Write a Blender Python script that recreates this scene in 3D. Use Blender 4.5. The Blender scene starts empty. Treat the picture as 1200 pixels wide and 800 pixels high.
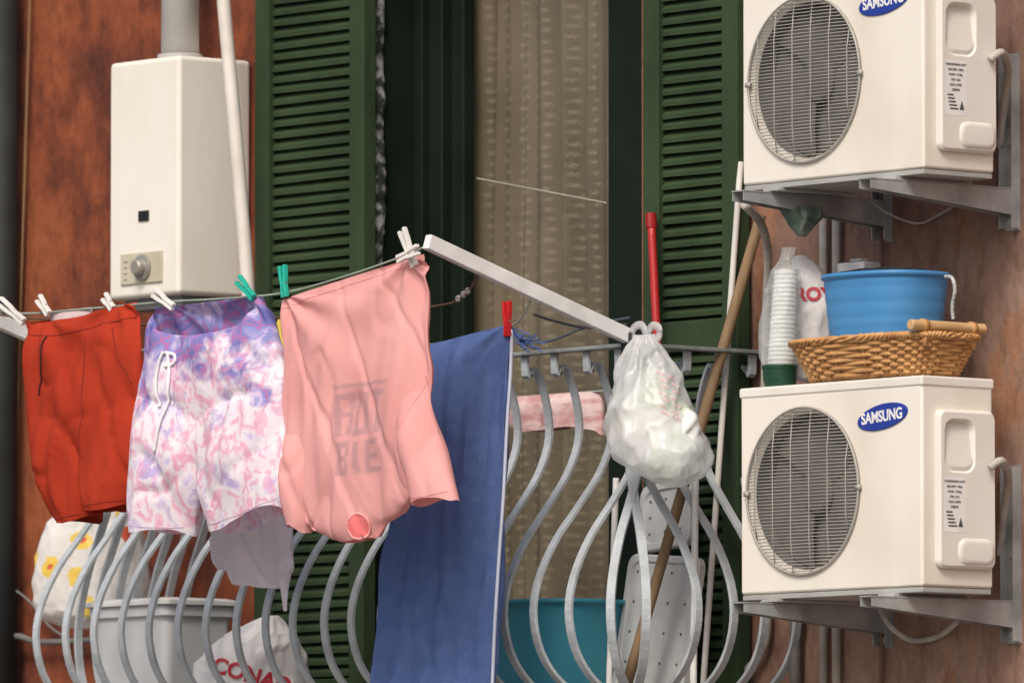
import bpy, bmesh, math, random
from mathutils import Vector, Matrix, noise
from mathutils.bvhtree import BVHTree
random.seed(7)
S=bpy.context.scene
COL=S.collection
S.view_settings.view_transform='Standard'
# ------------------------------------------------------------------ camera
AZ=math.radians(50); EL=math.radians(4); DIST=25.0; PXM=445.0
T=Vector((0,0,1.0))
CAM=T+DIST*Vector((math.sin(AZ)*math.cos(EL),-math.cos(AZ)*math.cos(EL),-math.sin(EL)))
F=(T-CAM).normalized(); R=F.cross(Vector((0,0,1))).normalized(); U=R.cross(F).normalized()
cd=bpy.data.cameras.new("camera"); cam=bpy.data.objects.new("camera",cd); COL.objects.link(cam)
cam.location=CAM; cam.rotation_euler=F.to_track_quat('-Z','Y').to_euler()
cd.sensor_width=36; cd.lens=36*DIST/(1200/PXM); cd.clip_end=500; cd.clip_start=0.5
cd.dof.use_dof=True; cd.dof.focus_distance=24.0; cd.dof.aperture_fstop=5.6
S.camera=cam
# measured position -> world, on a plane at known depth from the wall (y) or along it (x)
def P(u,v,y=None,x=None):
    d=F*DIST+R*((u-600)/PXM)+U*((400-v)/PXM)
    k=(y-CAM.y)/d.y if x is None else (x-CAM.x)/d.x
    return CAM+d*k
# ------------------------------------------------------------------ materials
def mat(name,c,rough=0.6,c2=None,scale=8,bump=0.0,bscale=60,metal=0.0,stretch=(1,1,1),trans=0.0,alpha=1.0,detail=6,lo=.35,hi=.65,spec=0.4,bd=0.01,sheen=0):
    m=bpy.data.materials.new(name); m.use_nodes=True; n=m.node_tree; N=n.nodes; L=n.links
    b=N["Principled BSDF"]; out=N["Material Output"]
    b.inputs["Roughness"].default_value=rough; b.inputs["Metallic"].default_value=metal
    b.inputs["Specular IOR Level"].default_value=spec
    if sheen: b.inputs["Sheen Weight"].default_value=sheen
    tc=N.new("ShaderNodeTexCoord"); mp=N.new("ShaderNodeMapping"); mp.inputs["Scale"].default_value=stretch
    L.new(tc.outputs["Object"],mp.inputs[0])
    no=N.new("ShaderNodeTexNoise"); no.inputs["Scale"].default_value=scale; no.inputs["Detail"].default_value=detail
    L.new(mp.outputs[0],no.inputs[0])
    r=N.new("ShaderNodeValToRGB"); r.color_ramp.elements[0].position=lo; r.color_ramp.elements[1].position=hi
    if c2 is None: c2=tuple(x*0.82 for x in c)
    r.color_ramp.elements[0].color=(*c2,1); r.color_ramp.elements[1].color=(*c,1)
    L.new(no.outputs[0],r.inputs[0]); L.new(r.outputs[0],b.inputs["Base Color"])
    if bump>0:
        nb=N.new("ShaderNodeTexNoise"); nb.inputs["Scale"].default_value=bscale; nb.inputs["Detail"].default_value=5
        L.new(mp.outputs[0],nb.inputs[0]); bp=N.new("ShaderNodeBump"); bp.inputs["Strength"].default_value=bump; bp.inputs["Distance"].default_value=bd
        L.new(nb.outputs[0],bp.inputs["Height"]); L.new(bp.outputs[0],b.inputs["Normal"])
    last=b.outputs[0]
    if trans>0:
        t=N.new("ShaderNodeBsdfTranslucent"); L.new(r.outputs[0],t.inputs[0]); mx=N.new("ShaderNodeMixShader"); mx.inputs[0].default_value=trans
        L.new(last,mx.inputs[1]); L.new(t.outputs[0],mx.inputs[2]); last=mx.outputs[0]
    if alpha<1:
        t=N.new("ShaderNodeBsdfTransparent"); mx=N.new("ShaderNodeMixShader"); mx.inputs[0].default_value=alpha
        L.new(t.outputs[0],mx.inputs[1]); L.new(last,mx.inputs[2]); last=mx.outputs[0]
    L.new(last,out.inputs[0]); m["ramp"]=r.name
    return m
def nodes(m): return m.node_tree.nodes,m.node_tree.links
# ------------------------------------------------------------------ mesh helpers
class MB:
    def __init__(s): s.v=[]; s.f=[]; s.uv=[]
    def add(s,vs,fs):
        o=len(s.v); s.v+= [tuple(q) for q in vs]; s.f+=[tuple(i+o for i in f) for f in fs]
    def box(s,x0,x1,y0,y1,z0,z1):
        s.add([(x0,y0,z0),(x1,y0,z0),(x1,y1,z0),(x0,y1,z0),(x0,y0,z1),(x1,y0,z1),(x1,y1,z1),(x0,y1,z1)],
              [(3,2,1,0),(4,5,6,7),(0,1,5,4),(1,2,6,5),(2,3,7,6),(3,0,4,7)])
    def loops(s,ls,cap0=True,cap1=True):
        n=len(ls[0]); o=len(s.v)
        for l in ls: s.v+=[tuple(q) for q in l]
        for i in range(len(ls)-1):
            for j in range(n):
                a=o+i*n+j; b=o+i*n+(j+1)%n; s.f.append((a,b,b+n,a+n))
        if cap0: s.f.append(tuple(o+j for j in reversed(range(n))))
        if cap1: s.f.append(tuple(o+(len(ls)-1)*n+j for j in range(n)))
    def sweep(s,pts,prof,ref=Vector((0,0,1))):
        pts=[Vector(p) for p in pts]; ls=[]
        for i,p in enumerate(pts):
            t=(pts[min(i+1,len(pts)-1)]-pts[max(i-1,0)]).normalized()
            n1=ref-ref.dot(t)*t
            if n1.length<1e-3: n1=Vector((1,0,0))-t*t.x
            n1.normalize(); n2=t.cross(n1)
            ls.append([p+n1*a+n2*b for a,b in prof])
        s.loops(ls)
    def tube(s,pts,r,n=10,ref=Vector((0.3,0.2,1))):
        s.sweep(pts,[(r*math.cos(2*math.pi*k/n),r*math.sin(2*math.pi*k/n)) for k in range(n)],ref)
    def ring(s,c,r,rr,n=64,m=6,ax='y'):
        ls=[]
        for i in range(n):
            a=2*math.pi*i/n
            l=[]
            for k in range(m):
                b=2*math.pi*k/m; q=r+rr*math.cos(b)
                l.append((c[0]+q*math.cos(a),c[1]+rr*math.sin(b),c[2]+q*math.sin(a)) if ax=='y' else (c[0]+q*math.cos(a),c[1]+q*math.sin(a),c[2]+rr*math.sin(b)))
            ls.append(l)
        ls.append(ls[0]); s.loops(ls,False,False)
def adopt(o,parent):
    o.parent=parent; o.matrix_parent_inverse=Matrix.Translation(parent.location).inverted()
def link(o,parent=None):
    COL.objects.link(o)
    if parent is not None: adopt(o,parent)
    return o
def obj(name,mb,m,parent=None,smooth=False,bevel=0,label=None,category=None,group=None,doubles=False,seg=2,kind=None):
    me=bpy.data.meshes.new(name); me.from_pydata(mb.v,[],mb.f); 
    bm=bmesh.new(); bm.from_mesh(me)
    if doubles: bmesh.ops.remove_doubles(bm,verts=bm.verts,dist=1e-5)
    bmesh.ops.recalc_face_normals(bm,faces=bm.faces)
    bm.to_mesh(me); bm.free()
    me.materials.append(m)
    if smooth:
        for p in me.polygons: p.use_smooth=True
    o=bpy.data.objects.new(name,me); link(o,parent)
    if bevel>0:
        b=o.modifiers.new("bevel",'BEVEL'); b.width=bevel; b.segments=seg; b.limit_method='ANGLE'; b.angle_limit=math.radians(40)
        b.harden_normals=True
    if label: o["label"]=label
    if category: o["category"]=category
    if group: o["group"]=group
    if kind: o["kind"]=kind
    return o
def empty(name,loc,label,category,group=None):
    e=bpy.data.objects.new(name,None); e.location=loc; e.empty_display_size=0.1; COL.objects.link(e)
    e["label"]=label; e["category"]=category
    if group: e["group"]=group
    return e
def copy_thing(e,delta):
    n=e.copy(); n.location=e.location+Vector(delta); COL.objects.link(n)
    def rec(a,b):
        for c in list(a.children):
            inv=c.matrix_parent_inverse.copy(); k=c.copy(); COL.objects.link(k); k.parent=b; k.matrix_parent_inverse=inv; rec(c,k)
    rec(e,n)
    return n
def catmull(pts,n):
    out=[]; m=len(pts)
    for i in range(n):
        t=i/(n-1)*(m-1); k=min(int(t),m-2); f=t-k
        p0=pts[max(k-1,0)];p1=pts[k];p2=pts[k+1];p3=pts[min(k+2,m-1)]
        out.append(tuple(0.5*((2*b)+(-a+c)*f+(2*a-5*b+4*c-d)*f*f+(-a+3*b-3*c+d)*f**3) for a,b,c,d in zip(p0,p1,p2,p3)))
    return out
def text_mesh(body,size,ext=0.0,space=1.0,bold=0.0):
    c=bpy.data.curves.new("t",'FONT'); c.body=body; c.size=size; c.align_x='CENTER'; c.align_y='CENTER'; c.extrude=ext; c.space_character=space; c.offset=bold
    o=bpy.data.objects.new("t",c); COL.objects.link(o); bpy.context.view_layer.update()
    me=bpy.data.meshes.new_from_object(o.evaluated_get(bpy.context.evaluated_depsgraph_get()))
    bpy.data.objects.remove(o); bpy.data.curves.remove(c)
    return me
def flat_text(name,body,size,M,m,parent,bold=0.0,space=1.0,sx=1.0):
    me=text_mesh(body,size,0.0004,space,bold); me.transform(Matrix.Diagonal((sx,1,1,1))); me.transform(M); me.name=name; me.materials.clear(); me.materials.append(m)
    return link(bpy.data.objects.new(name,me),parent)
def drape(name,me,target,direction,m,parent,off=0.003,edge=0.010):
    """lay a flat mesh on the surface of a cloth or bag"""
    bm=bmesh.new(); bm.from_mesh(me); bmesh.ops.remove_doubles(bm,verts=bm.verts,dist=1e-6); bmesh.ops.triangulate(bm,faces=bm.faces)
    for _ in range(7):
        es=[e for e in bm.edges if e.calc_length()>edge]
        if not es: break
        bmesh.ops.subdivide_edges(bm,edges=es,cuts=1); bmesh.ops.triangulate(bm,faces=bm.faces)
    tb=bmesh.new(); tb.from_mesh(target.data); bv=BVHTree.FromBMesh(tb); d=Vector(direction).normalized()
    kill=[]
    for v in bm.verts:
        h=bv.ray_cast(v.co-d*1.0,d)
        if h[0] is None: kill.append(v)
        else: v.co=h[0]-d*off
    bmesh.ops.delete(bm,geom=kill,context='VERTS')
    for f in bm.faces: f.smooth=True
    bm.to_mesh(me); bm.free(); tb.free(); me.materials.clear(); me.materials.append(m); me.name=name
    return link(bpy.data.objects.new(name,me),parent)
def Mfront(loc,rot=0): return Matrix.Translation(loc)@Matrix.Rotation(math.radians(90),4,'X')@Matrix.Rotation(rot,4,'Z')
def Mside(loc,rot=0): return Matrix.Translation(loc)@Matrix.Rotation(math.radians(90),4,'Z')@Matrix.Rotation(math.radians(90),4,'X')@Matrix.Rotation(rot,4,'Z')
# ------------------------------------------------------------------ light
SUN_DIR=Vector((0.42,-0.70,0.85)).normalized()
w=bpy.data.worlds.new("World"); S.world=w; w.use_nodes=True
N=w.node_tree.nodes; L=w.node_tree.links
sk=N.new("ShaderNodeTexSky"); sk.sky_type='NISHITA'; sk.sun_disc=False
sk.sun_elevation=math.asin(SUN_DIR.z); sk.sun_rotation=math.atan2(SUN_DIR.x,SUN_DIR.y); sk.air_density=1.0; sk.dust_density=5.0
L.new(sk.outputs[0],N["Background"].inputs[0]); N["Background"].inputs[1].default_value=0.15
sl=bpy.data.lights.new("sun",'SUN'); sl.energy=1.75; sl.angle=math.radians(16); sl.color=(1,0.95,0.88)
so=bpy.data.objects.new("sun",sl); COL.objects.link(so); so.rotation_euler=(-SUN_DIR).to_track_quat('-Z','Y').to_euler()
# ------------------------------------------------------------------ ground
g=MB(); g.add([(-150,-150,-2.6),(150,-150,-2.6),(150,150,-2.6),(-150,150,-2.6)],[(0,1,2,3)])
obj("ground",g,mat("paving",(.24,.225,.20),.9,(.16,.15,.14),3,.3,20),kind="structure")
# ------------------------------------------------------------------ building
OX0,OX1,OZ1=-0.594,0.524,2.35
bld=empty("apartment_building",(0,0,-2.6),"old plaster apartment building with green shuttered balcony door","building")
wm=mat("plaster",(.4,.2,.13),.9,None,2.2,.6,18)
N,L=nodes(wm); b=N["Principled BSDF"]
tc=N.new("ShaderNodeTexCoord"); sx=N.new("ShaderNodeSeparateXYZ"); L.new(tc.outputs["Object"],sx.inputs[0])
mr=N.new("ShaderNodeMapRange"); mr.inputs[1].default_value=0.2; mr.inputs[2].default_value=1.2
L.new(sx.outputs[0],mr.inputs[0])
def noise_node(sc,det=6,rough=.6,st=(1,1,1)):
    mp=N.new("ShaderNodeMapping"); mp.inputs["Scale"].default_value=st; L.new(tc.outputs["Object"],mp.inputs[0])
    n=N.new("ShaderNodeTexNoise"); n.inputs["Scale"].default_value=sc; n.inputs["Detail"].default_value=det; n.inputs["Roughness"].default_value=rough
    L.new(mp.outputs[0],n.inputs[0]); return n
def ramp(src,stops):
    r=N.new("ShaderNodeValToRGB"); cr=r.color_ramp
    while len(cr.elements)<len(stops): cr.elements.new(0.5)
    for e,(p,c) in zip(cr.elements,stops): e.position=p; e.color=(*c,1)
    L.new(src,r.inputs[0]); return r
def mix(f,a,b_,bt='MIX'):
    m=N.new("ShaderNodeMix"); m.data_type='RGBA'; m.blend_type=bt
    if isinstance(f,float): m.inputs[0].default_value=f
    else: L.new(f,m.inputs[0])
    L.new(a,m.inputs[6]); L.new(b_,m.inputs[7]); return m.outputs[2]
n1=noise_node(2.6,10,.72,(1,1,.7)); n2=noise_node(2.4,10,.74,(1.4,1,.6)); n3=noise_node(15,9,.7,(1.6,1,.7)); n4=noise_node(.9,3,.5)
left=ramp(n1.outputs[0],[(.34,(.06,.018,.011)),(.45,(.16,.040,.019)),(.54,(.27,.070,.026)),(.64,(.33,.098,.038)),(.72,(.19,.07,.045))])
right=ramp(n2.outputs[0],[(.30,(.19,.105,.08)),(.42,(.29,.17,.13)),(.53,(.35,.22,.17)),(.60,(.37,.18,.10)),(.66,(.33,.21,.165)),(.74,(.22,.15,.12))])
dirt=ramp(n3.outputs[0],[(.3,(.58,.56,.54)),(.55,(1,1,1))]); big=ramp(n4.outputs[0],[(.35,(.74,.72,.72)),(.62,(1.05,1.05,1.02))])
c=mix(mr.outputs[0],left.outputs[0],right.outputs[0]); one=mix(1.0,mix(1.0,c,dirt.outputs[0],'MULTIPLY'),big.outputs[0],'MULTIPLY')
L.new(one,b.inputs["Base Color"])
wl=MB(); X0,X1,Z0,Z1=-7,7,-2.6,6.5
wl.add([(X0,0,Z0),(OX0,0,Z0),(OX1,0,Z0),(X1,0,Z0),(X0,0,0),(OX0,0,0),(OX1,0,0),(X1,0,0),(X0,0,OZ1),(OX0,0,OZ1),(OX1,0,OZ1),(X1,0,OZ1),(X0,0,Z1),(OX0,0,Z1),(OX1,0,Z1),(X1,0,Z1)],
 [(0,1,5,4),(1,2,6,5),(2,3,7,6),(4,5,9,8),(6,7,11,10),(8,9,13,12),(9,10,14,13),(10,11,15,14)])
wl.add([(OX0,0,0),(OX0,0,OZ1),(OX0,.3,OZ1),(OX0,.3,0)],[(0,1,2,3)]); wl.add([(OX1,0,0),(OX1,0,OZ1),(OX1,.3,OZ1),(OX1,.3,0)],[(0,1,2,3)])
wl.add([(OX0,0,OZ1),(OX1,0,OZ1),(OX1,.3,OZ1),(OX0,.3,OZ1)],[(0,1,2,3)]); wl.add([(OX0,0,0),(OX1,0,0),(OX1,.3,0),(OX0,.3,0)],[(0,1,2,3)])
wl.add([(X0,0,Z0),(X0,6,Z0),(X0,6,Z1),(X0,0,Z1),(X1,0,Z0),(X1,6,Z0),(X1,6,Z1),(X1,0,Z1)],[(0,1,2,3),(4,5,6,7),(3,2,6,7),(1,5,6,2)])
obj("wall",wl,wm,bld)
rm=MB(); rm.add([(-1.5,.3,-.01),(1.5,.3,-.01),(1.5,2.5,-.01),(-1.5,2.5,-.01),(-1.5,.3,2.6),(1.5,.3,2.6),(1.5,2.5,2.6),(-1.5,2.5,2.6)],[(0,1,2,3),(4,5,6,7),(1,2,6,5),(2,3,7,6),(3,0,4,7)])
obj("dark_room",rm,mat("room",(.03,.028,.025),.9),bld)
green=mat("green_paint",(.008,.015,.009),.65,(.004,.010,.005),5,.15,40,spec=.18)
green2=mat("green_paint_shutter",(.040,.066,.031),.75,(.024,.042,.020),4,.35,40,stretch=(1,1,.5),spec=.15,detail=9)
door=MB(); YD=.19
door.box(OX0+.002,OX0+.012,.006,.30,0,OZ1-.002)
door.box(OX0+.013,OX0+.05,.14,.20,0,OZ1-.01)
door.box(OX1-.05,OX1-.002,.14,.20,0,OZ1-.01)
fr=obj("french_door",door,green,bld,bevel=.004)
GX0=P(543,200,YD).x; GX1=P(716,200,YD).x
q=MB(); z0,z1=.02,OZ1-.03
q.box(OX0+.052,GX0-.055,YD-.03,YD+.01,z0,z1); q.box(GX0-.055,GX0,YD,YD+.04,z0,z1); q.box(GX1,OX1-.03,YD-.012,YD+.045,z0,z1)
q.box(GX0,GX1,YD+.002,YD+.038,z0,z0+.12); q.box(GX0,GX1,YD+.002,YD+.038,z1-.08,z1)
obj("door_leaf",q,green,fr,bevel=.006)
gl=bpy.data.materials.new("glass"); gl.use_nodes=True; N,L=nodes(gl); N.remove(N["Principled BSDF"])
t=N.new("ShaderNodeBsdfTransparent"); gs=N.new("ShaderNodeBsdfGlossy"); gs.inputs["Roughness"].default_value=.12; mx=N.new("ShaderNodeMixShader"); mx.inputs[0].default_value=.05
L.new(t.outputs[0],mx.inputs[1]); L.new(gs.outputs[0],mx.inputs[2]); L.new(mx.outputs[0],N["Material Output"].inputs[0])
q=MB(); q.add([(GX0-.01,YD+.02,.1),(GX1+.01,YD+.02,.1),(GX1+.01,YD+.02,OZ1-.1),(GX0-.01,YD+.02,OZ1-.1)],[(0,1,2,3)])
obj("glass_pane",q,gl,fr)
q=MB(); pts=[P(559+i*15.2,209+i*2.9,YD+.03) for i in range(11)]; q.tube(pts,.0022,6)  # thin pale tube running across just behind the pane
obj("pale_line",q,mat("cord",(.42,.40,.33),.6),None,label="thin pale line behind the door glass",category="cord")
# curtain
cm=mat("lace_curtain_cloth",(.20,.165,.108),.9,(.115,.094,.060),2.0,.2,90,trans=.1,stretch=(1,1,.8))
N,L=nodes(cm); b=N["Principled BSDF"]; rr=N[cm["ramp"]]
tc=N.new("ShaderNodeTexCoord"); mp=N.new("ShaderNodeMapping"); mp.inputs["Scale"].default_value=(20,80,1); L.new(tc.outputs["UV"],mp.inputs[0])
vo=N.new("ShaderNodeTexVoronoi"); vo.inputs["Scale"].default_value=1; vo.inputs["Randomness"].default_value=.28; vo.voronoi_dimensions='2D'
L.new(mp.outputs[0],vo.inputs[0])
mpn=N.new("ShaderNodeMapping"); mpn.inputs["Scale"].default_value=(190,520,1); L.new(tc.outputs["UV"],mpn.inputs[0])
pn=N.new("ShaderNodeTexNoise"); pn.inputs["Scale"].default_value=1; L.new(mpn.outputs[0],pn.inputs[0])
ad=N.new("ShaderNodeMath"); ad.operation='MULTIPLY_ADD'; L.new(pn.outputs[0],ad.inputs[0]); ad.inputs[1].default_value=.7; L.new(vo.outputs["Distance"],ad.inputs[2])
rp=ramp(ad.outputs[0],[(.0,(.55,.55,.55)),(.42,(.45,.45,.45)),(.62,(0,0,0))])
lt=N.new("ShaderNodeRGB"); lt.outputs[0].default_value=(.35,.30,.21,1)
L.new(mix(rp.outputs[0],rr.outputs[0],lt.outputs[0]),b.inputs["Base Color"])
q=MB(); nx,nz=260,30; cx0,cx1=GX0-.1,GX1+.12; uv=[]
for j in range(nz+1):
    for i in range(nx+1):
        s=i/nx; z=.05+(OZ1-.1)*j/nz; ph=s*7.5*2*math.pi+1.9*math.sin(s*9)+.3*math.sin(z*2)
        q.v.append((cx0+s*(cx1-cx0)+.008*math.cos(ph)+.006*math.sin(z*3+s*9),YD+.10+.032*math.sin(ph)*(.6+.5*math.sin(s*13+1))+.008*math.sin(ph*2.3+z),z)); uv.append((s,j/nz))
for j in range(nz):
    for i in range(nx):
        a=j*(nx+1)+i; q.f.append((a,a+1,a+nx+2,a+nx+1))
cu=obj("lace_curtain",q,cm,None,smooth=True,label="beige lace curtain with small flower pattern behind balcony door",category="curtain")
ul=cu.data.uv_layers.new(name="UVMap")
for lp in cu.data.loops: ul.data[lp.index].uv=uv[lp.vertex_index]
# shutters
def shutter(x0,x1,z0,z1,nm):
    e=bpy.data.objects.new(nm,None); e.location=((x0+x1)/2,-.03,z0); COL.objects.link(e); adopt(e,bld)
    def lk(name,mb,bev):
        o=obj(name,mb,green2,None,bevel=bev); adopt(o,e); return o
    q=MB(); sw=.062; ya,yb=-.062,-.018
    q.box(x0,x0+sw,ya,yb,z0,z1); q.box(x1-sw,x1,ya,yb,z0,z1)
    zm=.93
    for a,b_ in((z0,z0+.1),(zm,zm+.08),(z1-.09,z1)): q.box(x0+sw,x1-sw,ya+.002,yb-.002,a,b_)
    lk("shutter_frame",q,.004)
    q=MB()
    for a,b_ in((z0+.1,zm),(zm+.08,z1-.09)):
        z=a+.008
        while z<b_-.028:
            dz=random.uniform(-.002,.002); d2=random.uniform(-.002,.002); r_=.025
            q.add([(x0+sw,ya+.013,z+dz),(x1-sw,ya+.013,z+d2),(x1-sw,yb-.008,z+r_+d2),(x0+sw,yb-.008,z+r_+dz),(x0+sw,ya+.013,z+.011+dz),(x1-sw,ya+.013,z+.011+d2),(x1-sw,yb-.008,z+r_+.009+d2),(x0+sw,yb-.008,z+r_+.009+dz)],
              [(3,2,1,0),(4,5,6,7),(0,1,5,4),(1,2,6,5),(2,3,7,6),(3,0,4,7)])
            z+=.0305
    lk("louvre",q,0)
    q=MB(); q.box(x0+sw*.5,x1-sw*.5,yb-.006,yb-.003,z0+.05,z1-.05); lk("backing",q,0)
    return e
shutter(P(302,200,-.05).x,P(430,200,-.05).x,.03,OZ1+.02,"shutter")
shutter(P(757,200,-.05).x,P(868,200,-.05).x,.03,OZ1+.02,"shutter")
# ------------------------------------------------------------------ balcony
XC0,XC1,YR,ZR=-1.27,1.0,-.44,P(735,405,-.44).z
bal=empty("balcony",(0,-.22,-.12),"narrow balcony with bulging light grey iron railing","balcony")
q=MB(); q.box(XC0-.06,XC1+.06,-.50,-.002,-.12,0)
obj("floor_slab",q,mat("concrete",(.35,.32,.28),.9,(.2,.18,.16),6,.4,30),bal,bevel=.01)
iron=mat("grey_iron",(.46,.50,.53),.6,(.33,.36,.38),14,.25,120,spec=.3,lo=.3,hi=.6,detail=9)
def rail(q,z,w,h):
    q.box(XC0-w,XC1+w,YR-w,YR+w,z-h,z+h)
    q.box(XC1-w,XC1+w,YR+w,-.001,z-h,z+h); q.box(XC0-w,XC0+w,YR+w,-.001,z-h,z+h)
q=MB(); rail(q,ZR,.021,.005)
obj("top_rail",q,mat("rail_paint",(.26,.29,.28),.5,(.16,.18,.17),20,.2,90),bal,bevel=.002)
q=MB(); rail(q,.035,.014,.005)
obj("bottom_rail",q,iron,bal,bevel=.002)
prof=[(ZR-.006,0),(ZR-.06,-.004),(.88,-.035),(.79,-.075),(.70,-.082),(.61,-.045),(.52,.025),(.43,.10),(.33,.155),(.24,.172),(.15,.15),(.08,.095),(.03,.012)]
pc=catmull(prof,44)
def baluster_mesh(k=1.0):
    m=MB(); w_,t_=.0115,.0048
    m.sweep([Vector((0,-o*k,z)) for z,o in pc],[(w_,t_),(-w_,t_),(-w_,-t_),(w_,-t_)],Vector((1,0,0))); return m
src=obj("baluster",baluster_mesh(),iron,None,bevel=.0015); src2=obj("baluster",baluster_mesh(.6),iron,None,bevel=.0015)
def place(s_,x,y,rz,isfirst):
    o=s_ if isfirst else s_.copy()
    if not isfirst: COL.objects.link(o)
    o.location=(x,y,0); o.rotation_euler=(0,0,rz); o.parent=bal; o.matrix_parent_inverse=Matrix.Translation(bal.location).inverted()
nf=19
for i in range(nf):
    x=XC0+.015+(XC1-XC0-.075)*i/(nf-1)
    place(src,x+random.uniform(-.004,.004),YR,random.uniform(-.05,.05),i==0)
for i in range(4): place(src,XC1,YR+.07+.11*i,math.radians(90)+random.uniform(-.04,.04),False)
place(src,XC1,YR,math.radians(30),False); place(src,XC1,YR,math.radians(60),False)
for i in range(7): place(src2,XC0,YR+.06+.058*i,math.radians(-90)+random.uniform(-.04,.04),i==0)
# ------------------------------------------------------------------ AC units
AXW=P(1190,690,0).x; ALW=P(1040,700,0).x
YT=P(1015,700,x=AXW).y; BY=YT+.10
base=P(868,697,BY); W=P(1081,690,BY).x-base.x; H=P(868,458,BY).z-base.z
DP=P(1164,600,x=base.x+W).y-BY
cream=mat("cream_enamel",(.79,.75,.67),.45,(.66,.61,.51),3.0,.04,30,stretch=(1,1,.5),lo=.28,hi=.52,detail=9)
cream2=mat("white_enamel",(.79,.77,.72),.42,(.70,.67,.60),4,.04,30,detail=9)
bx,by,bz=base.x,BY,base.z
ac=empty("air_conditioner",(bx+W/2,by+DP/2,bz),"cream air conditioner outdoor unit with round fan grille on wall brackets","air conditioner","air conditioner units on the wall")
fcn=P(942,575,by); cxh,czh=fcn.x,fcn.z; rh=(P(942,477,by).z-P(942,673,by).z)/2-.004
q=MB(); n=64
out_=[];
for i in range(n):
    a=2*math.pi*i/n; ca,sa=math.cos(a),math.sin(a)
    ts=[]
    if ca>1e-9: ts.append((bx+W-cxh)/ca)
    if ca<-1e-9: ts.append((bx-cxh)/ca)
    if sa>1e-9: ts.append((bz+H-czh)/sa)
    if sa<-1e-9: ts.append((bz-czh)/sa)
    t_=min(ts); out_.append([cxh+ca*t_,by,czh+sa*t_])
for cx_,cz_ in((bx,bz),(bx+W,bz),(bx,bz+H),(bx+W,bz+H)):
    k=min(range(n),key=lambda i:(out_[i][0]-cx_)**2+(out_[i][2]-cz_)**2); out_[k]=[cx_,by,cz_]
def circ(r,y): return [(cxh+r*math.cos(2*math.pi*i/n),y,czh+r*math.sin(2*math.pi*i/n)) for i in range(n)]
back=[(p[0],by+DP,p[2]) for p in out_]
q.loops([circ(rh-.012,by+.07),circ(rh-.012,by+.02),circ(rh,by+.0),out_,back],False,True)
obj("casing",q,cream,ac,bevel=.008,seg=3)
q=MB(); q.box(bx-.003,bx+W+.003,by-.003,by+DP+.003,bz+H-.020,bz+H+.006); obj("lid",q,cream2,ac,bevel=.006,seg=3)
q=MB(); q.box(bx+.004,bx+W-.004,by+.003,by+DP-.004,bz-.014,bz-.001)
for fx in (bx+.09,bx+W-.15): q.box(fx,fx+.06,by-.012,by+DP+.01,bz-.022,bz-.0145)
obj("base_pan",q,mat("pan_grey",(.42,.42,.40),.5),ac,bevel=.002)
coil=mat("coil_fins",(.19,.185,.17),.8,(.145,.14,.13),260,0,1,stretch=(1,1,.01))
q=MB(); q.add([(cxh+(rh-.013)*math.cos(2*math.pi*i/n),by+.069,czh+(rh-.013)*math.sin(2*math.pi*i/n)) for i in range(n)],[tuple(range(n))])
obj("condenser_coil",q,coil,ac)
shroud=mat("shroud",(.20,.195,.18),.8)
q=MB(); q.loops([circ(rh-.0125,by+.0685),circ(rh-.0125,by+.012)],False,False); obj("fan_shroud",q,shroud,ac,smooth=True)
q=MB()
for k in range(3):
    a0=k*2*math.pi/3+.5; ls=[]
    for i in range(13):
        s=i/12; a=a0+s*1.9
        row=[]
        for j in range(8):
            r=.05+(rh-.066)*j/7; aa=a+.25*(j/7)*(1-.4*s); y=by+.066-.018*s-.004*math.sin(s*3)
            row.append((cxh+r*math.cos(aa),y,czh+r*math.sin(aa)))
        ls.append(row)
    o_=len(q.v)
    for r_ in ls: q.v+=r_
    for i in range(12):
        for j in range(7): a=o_+i*8+j; q.f.append((a,a+1,a+9,a+8))
blade=mat("fan_plastic",(.155,.15,.14),.8,(.135,.13,.12),12,spec=.1)
q2=MB(); 
q2.loops([[(cxh+r*math.cos(2*math.pi*i/24),by+y,czh+r*math.sin(2*math.pi*i/24)) for i in range(24)] for r,y in((.056,.065),(.056,.045),(.048,.038),(.015,.035))],False,True)
fan=obj("fan",q2,blade,ac,bevel=.002)
obj("fan_blade",q,blade,ac,smooth=True)
wire=mat("grille_wire",(.42,.40,.36),.5,metal=.1)
q=MB(); 
q.ring((cxh,by-.006,czh),rh+.004,.0034)
nw=48
for i in range(nw):
    z=-rh+2*rh*(i+.5)/nw; xw=math.sqrt(max(rh*rh-z*z,0)); 
    q.tube([(cxh-xw,by-.006,czh+z),(cxh-xw*.6,by-.0115,czh+z),(cxh+xw*.6,by-.0115,czh+z),(cxh+xw,by-.006,czh+z)],.0012,5)
for i in range(6):
    x=-rh+2*rh*(i+.5)/6; zw=math.sqrt(rh*rh-x*x)
    q.tube([(cxh+x,by-.006,czh-zw),(cxh+x,by-.014,czh-zw*.6),(cxh+x,by-.014,czh+zw*.6),(cxh+x,by-.006,czh+zw)],.0015,5,ref=Vector((1,0,0)))
for sx_ in(-1,1): q.box(cxh+sx_*(rh+.004)-.008,cxh+sx_*(rh+.004)+.008,by-.01,by-.002,czh-.006,czh+.006)
obj("fan_grille",q,wire,ac,smooth=True)
xs=bx+W
def yz_loop(y0,y1,z0,z1,x,r=.02,n=7,lean=0):
    pts=[]
    for (cy,cz,a0) in((y1-r,z1-r,0),(y0+r,z1-r,90),(y0+r,z0+r,180),(y1-r,z0+r,270)):
        for k in range(n): a=math.radians(a0+90*k/(n-1)); zz=cz+r*math.sin(a); pts.append((x+lean*(zz-z0)/(z1-z0),cy+r*math.cos(a),zz))
    return pts
ya,yb=P(1099,600,x=xs+.012).y,by+DP-.006
zl,zh=bz+.045,bz+H-.075
a_,b_=ya+.018,ya+.120
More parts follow.
